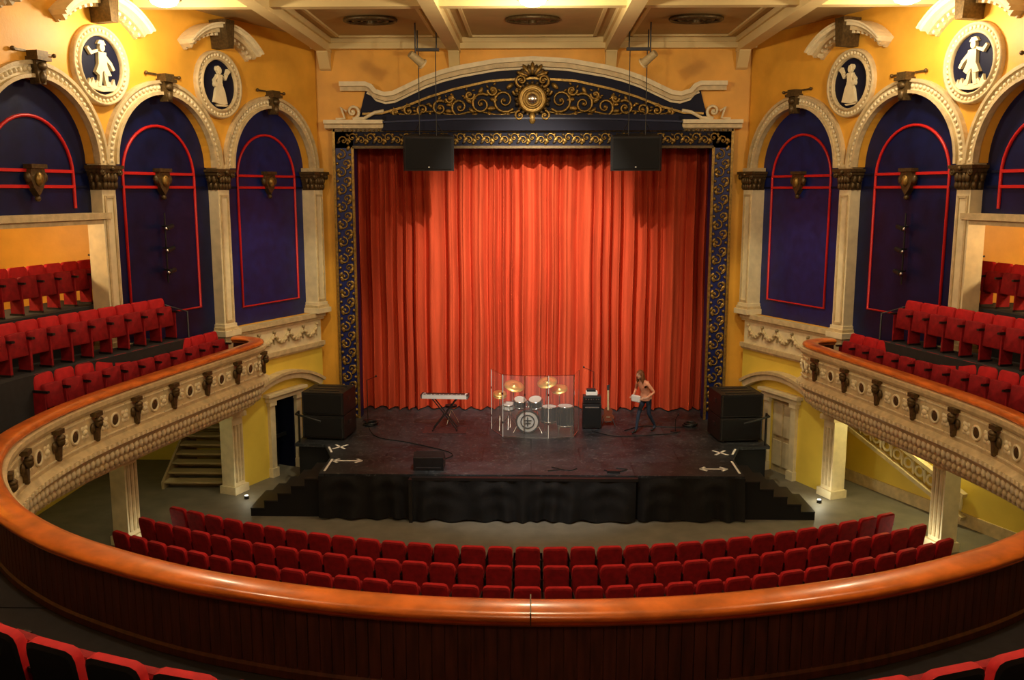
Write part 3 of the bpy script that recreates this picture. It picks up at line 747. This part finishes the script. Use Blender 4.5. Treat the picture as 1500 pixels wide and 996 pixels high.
def drum(b,c,r,h,axis,m=DRUM):
    ax=Vector(axis).normalized();c=Vector(c)
    b.lathe([(0,-h/2),(r,-h/2),(r,h/2),(0,h/2)],c,m,22,axis=ax,smooth=False)
    for q in(-1,1):
        b.lathe([(r*.9,q*h/2+.001*q),(r*1.04,q*(h/2+.012)),(r*1.05,q*(h/2-.025)),(r,q*(h/2-.03))],c,METAL,22,axis=ax)
        b.lathe([(0,q*(h/2+.004)),(r*.97,q*(h/2+.004))],c,HEAD,22,axis=ax)
    a=Vector((0,0,1)) if abs(ax.z)<.9 else Vector((1,0,0));u=ax.cross(a).normalized();w=ax.cross(u)
    for i in range(8):
        t=i*pi/4+.2; p=c+(u*math.cos(t)+w*math.sin(t))*(r+.015)
        b.cyl(p-ax*h*.45,p+ax*h*.45,.009,METAL,n=5)
def stand(b,x,y,h,tx=0,ty=0,m=METAL):
    b.cyl((x,y,.2),(x+tx,y+ty,h),.013,m,n=6)
    for a in range(3):
        t=a*2.094+.5; b.cyl((x,y,.35),(x+.25*math.cos(t),y+.25*math.sin(t),.01),.011,m,n=6)
def cymbal(b,c,r,tilt=0.2):
    a=Vector((math.sin(tilt),-math.sin(abs(tilt))*.6-.35,1))
    b.lathe([(.012,.035),(.04,.03),(.05,.015),(r*.6,.006),(r,-.012),(r,-.016),(r*.5,-.002),(.012,.01)],c,CYM,24,axis=a)
b=B();b.M=Matrix.Translation((-.1,24.9,SZ+.01))@Matrix.Scale(1.08,4)
DGR=mat('drum_shell_dark',(0.07,0.07,0.075),.3,metal=.4,coat=.3)
drum(b,(0,0,.30),.29,.42,(0,1,0),DGR)
b.lathe([(0,-.228),(.2,-.222),(.27,-.22)],(0,0,.3),HEAD,22,axis=(0,1,0))
b.torus((0,-.225,.30),.285,.022,BLK,28,6); b.torus((0,-.235,.30),.17,.014,BLK,28,6)
b.box((0,-.24,.3),(.03,.006,.24),BLK); b.box((0,-.24,.33),(.2,.006,.03),BLK); b.box((0,-.24,.26),(.16,.006,.03),BLK)
for q in(-1,1): b.cyl((q*.25,-.1,.2),(q*.36,-.2,0),.012,METAL,n=6)
drum(b,(-.2,.0,.74),.16,.2,(.1,-.35,1),DGR); drum(b,(.2,.0,.74),.17,.22,(-.1,-.35,1),DGR); b.cyl((0,.05,.5),(0,.05,.8),.015,METAL)
b.cyl((-.15,.05,.75),(.15,.05,.75),.012,METAL)
drum(b,(.55,.12,.42),.2,.4,(0,0,1),DGR)
for a in range(3): b.cyl((.55+.21*math.cos(a*2.1),.12+.21*math.sin(a*2.1),.6),(.55+.23*math.cos(a*2.1),.12+.23*math.sin(a*2.1),0),.01,METAL,n=6)
drum(b,(-.5,.28,.58),.18,.14,(0,-.1,1)); stand(b,-.5,.28,.5)
stand(b,-.72,.2,.95); cymbal(b,(-.72,.2,.9),.18,.05); cymbal(b,(-.72,.2,.94),.18,.05)
stand(b,-.45,.5,1.1,.1,-.1); cymbal(b,(-.35,.4,1.1),.26,.2)
stand(b,.45,.5,1.2,.05,-.1); cymbal(b,(.5,.4,1.2),.26,-.2)
stand(b,.82,.5,1.0,.0,0); cymbal(b,(.82,.5,1.0),.22,-.15)
b.cyl((.15,.75,.5),(.15,.75,.57),.16,BLK,n=16); stand(b,.15,.75,.5)
b.M=Matrix.Identity(4);b.done('drum_kit')
b=B(); b.M=Matrix.Translation((.93,24.70,SZ)); drum(b,(0,0,.5),.22,.55,(0,0,1),m=DMET)
for a in range(4): b.cyl((.22*math.cos(a*1.57+.7),.22*math.sin(a*1.57+.7),.7),(.24*math.cos(a*1.57+.7),.24*math.sin(a*1.57+.7),0),.011,METAL,n=6)
b.M=Matrix.Identity(4); b.done('floor_tom_drum')
b=B(); sp=[(-1.12,25.1),(-.78,24.3),(-.18,24.15),(.45,24.15),(1.15,24.3),(1.32,25.0)]
for i in range(5):
    a=Vector(sp[i]);c=Vector(sp[i+1]);d=(c-a);L=d.length;d/=L;n=Vector((-d.y,d.x)); b.M=frame((a.x,a.y,SZ),d,n)
    hh=1.72
    b.bx(.015,L-.015,-.004,.004,.02,hh,ACR)
    for x0 in(.012,L-.012): b.bx(x0-.008,x0+.008,-.007,.007,.0,hh,WHITE if i in(0,1,3) and x0<.1 else METAL)
    b.bx(.01,L-.01,-.005,.005,hh-.008,hh+.006,METAL); b.bx(.01,L-.01,-.006,.006,.0,.02,METAL)
    for z in(.4,1.2): b.box((0,0,z),(.05,.02,.06),METAL)
b.M=Matrix.Identity(4);b.done('acrylic_drum_shield')
b=B(); b.M=Matrix.Translation((1.70,25.35,SZ))
b.bx(-.26,.26,-.18,.18,.03,.70,BLK); b.bx(-.23,.23,-.195,-.18,.07,.66,BLKM); b.bx(-.25,.25,-.16,.16,.72,.93,DMET); b.bx(-.22,.22,-.175,-.16,.75,.90,BLK)
for i in range(6): b.cyl((-.17+i*.07,-.19,.85),(-.17+i*.07,-.17,.85),.016,METAL,n=8)
b.bx(-.17,.15,-.12,.12,.95,1.05,WHITE); b.bx(-.15,.1,-.1,.1,1.05,1.12,DMET)
for q in(-1,1): b.box((q*.27,0,.45),(.015,.12,.05),METAL)
b.bx(-.2,.2,-.2,-.19,.60,.64,METAL)
for x in(-.2,.2):
    for y in(-.12,.12): b.cyl((x,y,0),(x,y,.04),.025,BLK,n=8)
b.M=Matrix.Identity(4);b.done('guitar_amplifier',bevel=.006)
GW=mat('guitar_sunburst',(0.15,.03,.012),.3,coat=.5)
b=B(); b.M=Matrix.Translation((2.18,25.5,SZ))@Matrix.Rotation(-.2,4,'X')
gp=[]
for i in range(28):
    a=2*pi*i/28; z=math.sin(a); r=.17*(1-.28*math.exp(-((z-.15)/.25)**2)); gp.append((r*math.cos(a)*(1.1 if z<0 else .9),.33+.22*z))
b.prism(gp,-.025,.025,GW); b.bx(-.025,.025,-.04,-.02,.45,1.02,PINE); b.prism([(-.03,1.02),(.03,1.02),(.045,1.18),(-.035,1.16)],-.035,-.02,BLK)
b.bx(-.05,.05,-.035,-.025,.24,.28,METAL)
b.M=Matrix.Translation((2.18,25.5,SZ)); 
for q in(-1,1): b.cyl((0,.2,.5),(q*.2,-.12,.01),.01,BLK,n=6)
b.cyl((0,.2,.6),(0,.35,.01),.01,BLK,n=6); b.cyl((-.1,-.06,.14),(.1,-.06,.14),.012,BLK,n=6)
b.M=Matrix.Identity(4);b.done('electric_guitar')
def wedge(x,y,r,sc=1):
    b=B();b.M=Matrix.Translation((x,y,SZ))@Matrix.Rotation(r,4,'Z')@Matrix.Scale(sc,4)
    b.prism([(-.28,0),(.25,0),(.28,.16),(-.02,.40),(-.28,.32)],-.36,.36,BLK,axis='x')
    b.prism([(.275,.15),(.295,.17),(.0,.41),(-.02,.395)],-.32,.32,BLKM,axis='x')
    for q in(-1,1): b.box((q*.365,-.05,.18),(.012,.15,.08),DMET)
    b.bx(-.3,.3,-.29,-.28,.05,.09,DMET)
    b.M=Matrix.Identity(4);return b.done('floor_monitor_speaker',bevel=.008)
wedge(-2.45,21.45,0)
def mic(x,y,h,bx_,by_):
    b=B();b.M=Matrix.Translation((x,y,SZ)); b.cyl((0,0,0),(0,0,.02),.14,BLK,n=16); b.cyl((0,0,.02),(0,0,h),.011,BLK,n=6)
    b.cyl((0,0,h),(bx_,by_,h+.15),.008,BLK,n=6); b.sph((bx_,by_,h+.16),(.025,.025,.035),DMET,8,6); b.M=Matrix.Identity(4);b.done('microphone_stand')
mic(4.0,24.95,.35,.05,-.1); mic(-4.75,26.0,1.2,.3,-.2); mic(1.8,26.1,1.45,-.3,-.1)
b=B()
def cable(b,pts,r=.012): b.tube([(p.x,p.y,SZ+.012) for p in catmull(pts,6)],r,BLK,n=5)
cable(b,[(-2.45,21.8),(-2.0,22.6),(-3.2,23.6),(-4.2,24.2),(-4.7,25.6)]); cable(b,[(2.6,25.0),(3.2,25.5),(4.2,25.4),(4.7,26)])
cable(b,[(.4,21.2),(.7,21.35),(.5,21.5),(.9,21.25),(1.1,21.4)]); cable(b,[(1.75,21.3),(2.0,21.15),(2.3,21.35),(2.05,21.45)]); cable(b,[(1.7,24.9),(2.1,24.5),(2.6,24.4),(4.0,24.7)])
for c in((-4.6,25.5),(4.5,25.6)): b.torus((c[0],c[1],SZ+.03),.18,.03,BLK,18,5,plane='xy'); b.torus((c[0]+.05,c[1],SZ+.07),.16,.03,BLK,18,5,plane='xy')
b.bx(1.8,2.1,21.05,21.2,SZ,SZ+.06,DMET)
b.done('stage_cables')
b=B()
for s in(-1,1):
    b.tube([(s*6.15,23.62,1.1),(s*6.15,23.62,1.95),(s*6.15,23.3,1.95),(s*5.5,23.3,1.75)],.03,BLK)
b.done('stage_handrail')
# ---------------------------------------------------------------- person (stooping mid-stride, carrying a folded cloth)
def person():
    V=[];E=[];Rr=[]
    def v(p,r,par=None):
        V.append(Vector(p));Rr.append(r if hasattr(r,'__len__') else (r,r))
        if par is not None:E.append((par,len(V)-1))
        return len(V)-1
    pel=v((0.02,0,.94),(.12,.14)); ws=v((-.02,0,1.08),(.105,.125),pel); ch=v((-.09,0,1.24),(.115,.15),ws); sh=v((-.16,0,1.36),(.09,.12),ch); nk=v((-.22,0,1.43),(.05,.05),sh); hd0=v((-.26,0,1.49),(.055,.05),nk)
    for q,kx,fx,hz in((1,-.18,-.26,.0),(-1,.02,.28,.05)):
        h=v((0.01,q*.09,.87),(.085,.09),pel); k=v((kx,q*.09,.49+hz*.3),(.058,.058),h); an=v((fx,q*.09,.10+hz),(.038,.038),k); hl=v((fx-.03,q*.09,.045+hz*.6),(.04,.036),an); v((fx-.17,q*.10,.035),(.026,.04),hl)
    for q in(1,-1):
        s_=v((-.15,q*.17,1.34),(.052,.055),sh); el=v((-.04,q*.31,1.12),(.04,.04),s_); wr=v((-.25,q*.22,.98),(.025,.028),el); pm=v((-.33,q*.17,.98),(.018,.038),wr)
        for i,(dy,L) in enumerate(((.03,.07),(.01,.08),(-.01,.075),(-.03,.06))):
            a=v((-.365,q*.17+dy,.98),(.009,.010),pm); c=v((-.365-L*.55,q*.17+dy*1.1,.97),(.008,.008),a); v((-.365-L*.8,q*.17+dy*1.1,.97-L*.4),(.007,.007),c)
        t=v((-.305,q*.17-q*.035,1.005),(.010,.010),pm); v((-.34,q*.17-q*.055,1.02),(.008,.008),t)
    me=bpy.data.meshes.new('body');me.from_pydata([tuple(p) for p in V],E,[])
    ob=bpy.data.objects.new('body',me);bpy.context.scene.collection.objects.link(ob)
    sk=ob.modifiers.new('s','SKIN');sk.use_smooth_shade=True
    for i,d in enumerate(me.skin_vertices[0].data): d.radius=Rr[i]; d.use_root=(i==0)
    sb=ob.modifiers.new('d','SUBSURF');sb.levels=1;sb.render_levels=1
    dg=bpy.context.evaluated_depsgraph_get();dg.update(); ev=ob.evaluated_get(dg); nm=bpy.data.meshes.new_from_object(ev)
    ob.modifiers.clear();ob.data=nm;nm.materials.clear()
    for m in(PEACH,JEAN,SKIN,BLK):nm.materials.append(m)
    for p in nm.polygons:
        c=p.center;p.use_smooth=True
        if c.z<.09 : p.material_index=3
        elif c.z<.96 and abs(c.y)<.16 and not(c.x<-.23 and c.z>.85): p.material_index=1
        elif c.x<-.22 and c.z<1.1: p.material_index=2
        elif c.z>1.42 and c.x<-.18: p.material_index=2
        else:p.material_index=0
    hx,hz=-.15,-.035
    b=B(); b.M=Matrix.Translation((hx,0,hz))
    b.sph((-.13,0,1.60),(.092,.072,.112),SKIN,18,12); b.sph((-.15,0,1.545),(.06,.05,.05),SKIN,12,8)
    b.sph((-.226,0,1.59),(.022,.014,.024),SKIN,8,6); b.sph((-.213,0,1.555),(.012,.026,.007),RED,8,4)
    for q in(-1,1):
        b.sph((-.206,q*.03,1.615),(.012,.016,.009),WHITE,8,6); b.sph((-.216,q*.03,1.615),(.005,.008,.008),BLK,6,4); b.sph((-.12,q*.073,1.595),(.02,.01,.03),SKIN,8,6)
        b.box((-.212,q*.03,1.637),(.01,.035,.007),HAIR)
    head=b.done('head')
    b=B(); b.M=Matrix.Translation((hx,0,hz)); b.sph((-.105,0,1.635),(.105,.09,.105),HAIR,18,12); b.sph((-.05,0,1.53),(.08,.10,.16),HAIR,16,10); b.sph((-.0,0,1.42),(.07,.10,.13),HAIR,14,8)
    for q in(-1,1): b.sph((-.10,q*.085,1.53),(.05,.028,.15),HAIR,10,8)
    hair=b.done('hair')
    b=B(); b.box((-.40,0,.96),(.07,.28,.18),WHITE); cl=b.done('folded_cloth',bevel=.025)
    b=B(); 
    b.lathe([(.150,-.02),(.155,.02),(.140,.12),(.133,.18)],(0.01,0,.90),PEACH,18,axis=(-.2,0,1)); hem=b.done('shirt_hem')
    e=bpy.data.objects.new('walking_person',None);bpy.context.scene.collection.objects.link(e)
    for o in(ob,head,hair,cl,hem): o.parent=e
    e.location=(3.16,24.9,SZ); e.rotation_euler=(0,0,.75); e.scale=(1.05,1.05,1.05)
person()
# ---------------------------------------------------------------- lamps
def bowl(x,y,z=11.5):
    b=B(); b.lathe([(0,-.16),(.12,-.15),(.24,-.10),(.30,0)],(x,y,z),BULB,20); b.torus((x,y,z),.31,.03,BRZ,24,6,plane='xy'); b.cyl((x,y,z),(x,y,ZC),.04,BRZ); b.lathe([(.12,.3),(.2,.25),(.06,.15)],(x,y,z),BRZ,14)
    b.done('ceiling_lamp')
def pt(name,loc,e,col=(1,.80,.5),r=.15):
    l=bpy.data.lights.new(name,'POINT');l.energy=e;l.color=col;l.shadow_soft_size=r
    o=bpy.data.objects.new(name,l);o.location=loc;bpy.context.scene.collection.objects.link(o);return o
def spot(name,loc,tgt,e,ang,col=(1,.85,.6),r=.1,blend=.5):
    l=bpy.data.lights.new(name,'SPOT');l.energy=e;l.color=col;l.shadow_soft_size=r;l.spot_size=ang;l.spot_blend=blend
    o=bpy.data.objects.new(name,l);o.location=loc;d=Vector(tgt)-Vector(loc);o.rotation_euler=d.to_track_quat('-Z','Y').to_euler();bpy.context.scene.collection.objects.link(o);return o
WARM=(1,.82,.55)
for x,y,e in((0,19.3,360),(-7.4,19.2,250),(7.4,19.2,250),(0,9,480),(-6,9,300),(6,9,300),(0,1,260)):
    bowl(x,y); pt('lamp_light',(x,y,10.9),e,WARM,.16)
spot('stage_wash',(0,20.0,11.3),(0,27.5,5.2),6200,.98,(1,.88,.68),.06,1.0)
spot('added_stage_fill',(0,16.0,11.3),(0,23.4,1.1),2600,.72,(.95,.95,.92),.1,.7)  # fill added to brighten the instruments, no fixture behind it
for s in(-1,1):
    spot('house_spot',(s*3.9,21.0,11.2),(s*6.6,25,2.4),800,.8,(1,.88,.55),.1)
    pt('under_balcony',(s*9.3,21.5,2.6),120 if s>0 else 26,(1,.88,.42),.1); pt('under_balcony',(s*9.6,17,2.6),30 if s>0 else 10,(1,.85,.42),.1)
    pt('box_lamp',(s*11.2,17.5,6.9),170,(1,.72,.35),.1)
    for x,y in((7.2,22.25),(8.35,19.1)): pt('uplight',(s*x,y,.3),9 if s>0 else 3,(1,.95,.7),.05)
w=bpy.data.worlds.new('w');bpy.context.scene.world=w;w.use_nodes=True;w.node_tree.nodes['Background'].inputs[0].default_value=(.02,.018,.015,1)
# ---------------------------------------------------------------- camera
cam=bpy.data.cameras.new('camera');co=bpy.data.objects.new('camera',cam);bpy.context.scene.collection.objects.link(co)
cam.sensor_width=36;cam.lens=36*1350/1500; co.location=(0,0,CZ); co.rotation_euler=(math.radians(90-9.2),0,math.radians(1.23)); cam.clip_start=.05
bpy.context.scene.camera=co
bpy.context.scene.view_settings.view_transform='Standard'
bpy.context.scene.view_settings.look='None'
bpy.context.scene.view_settings.exposure=0.12
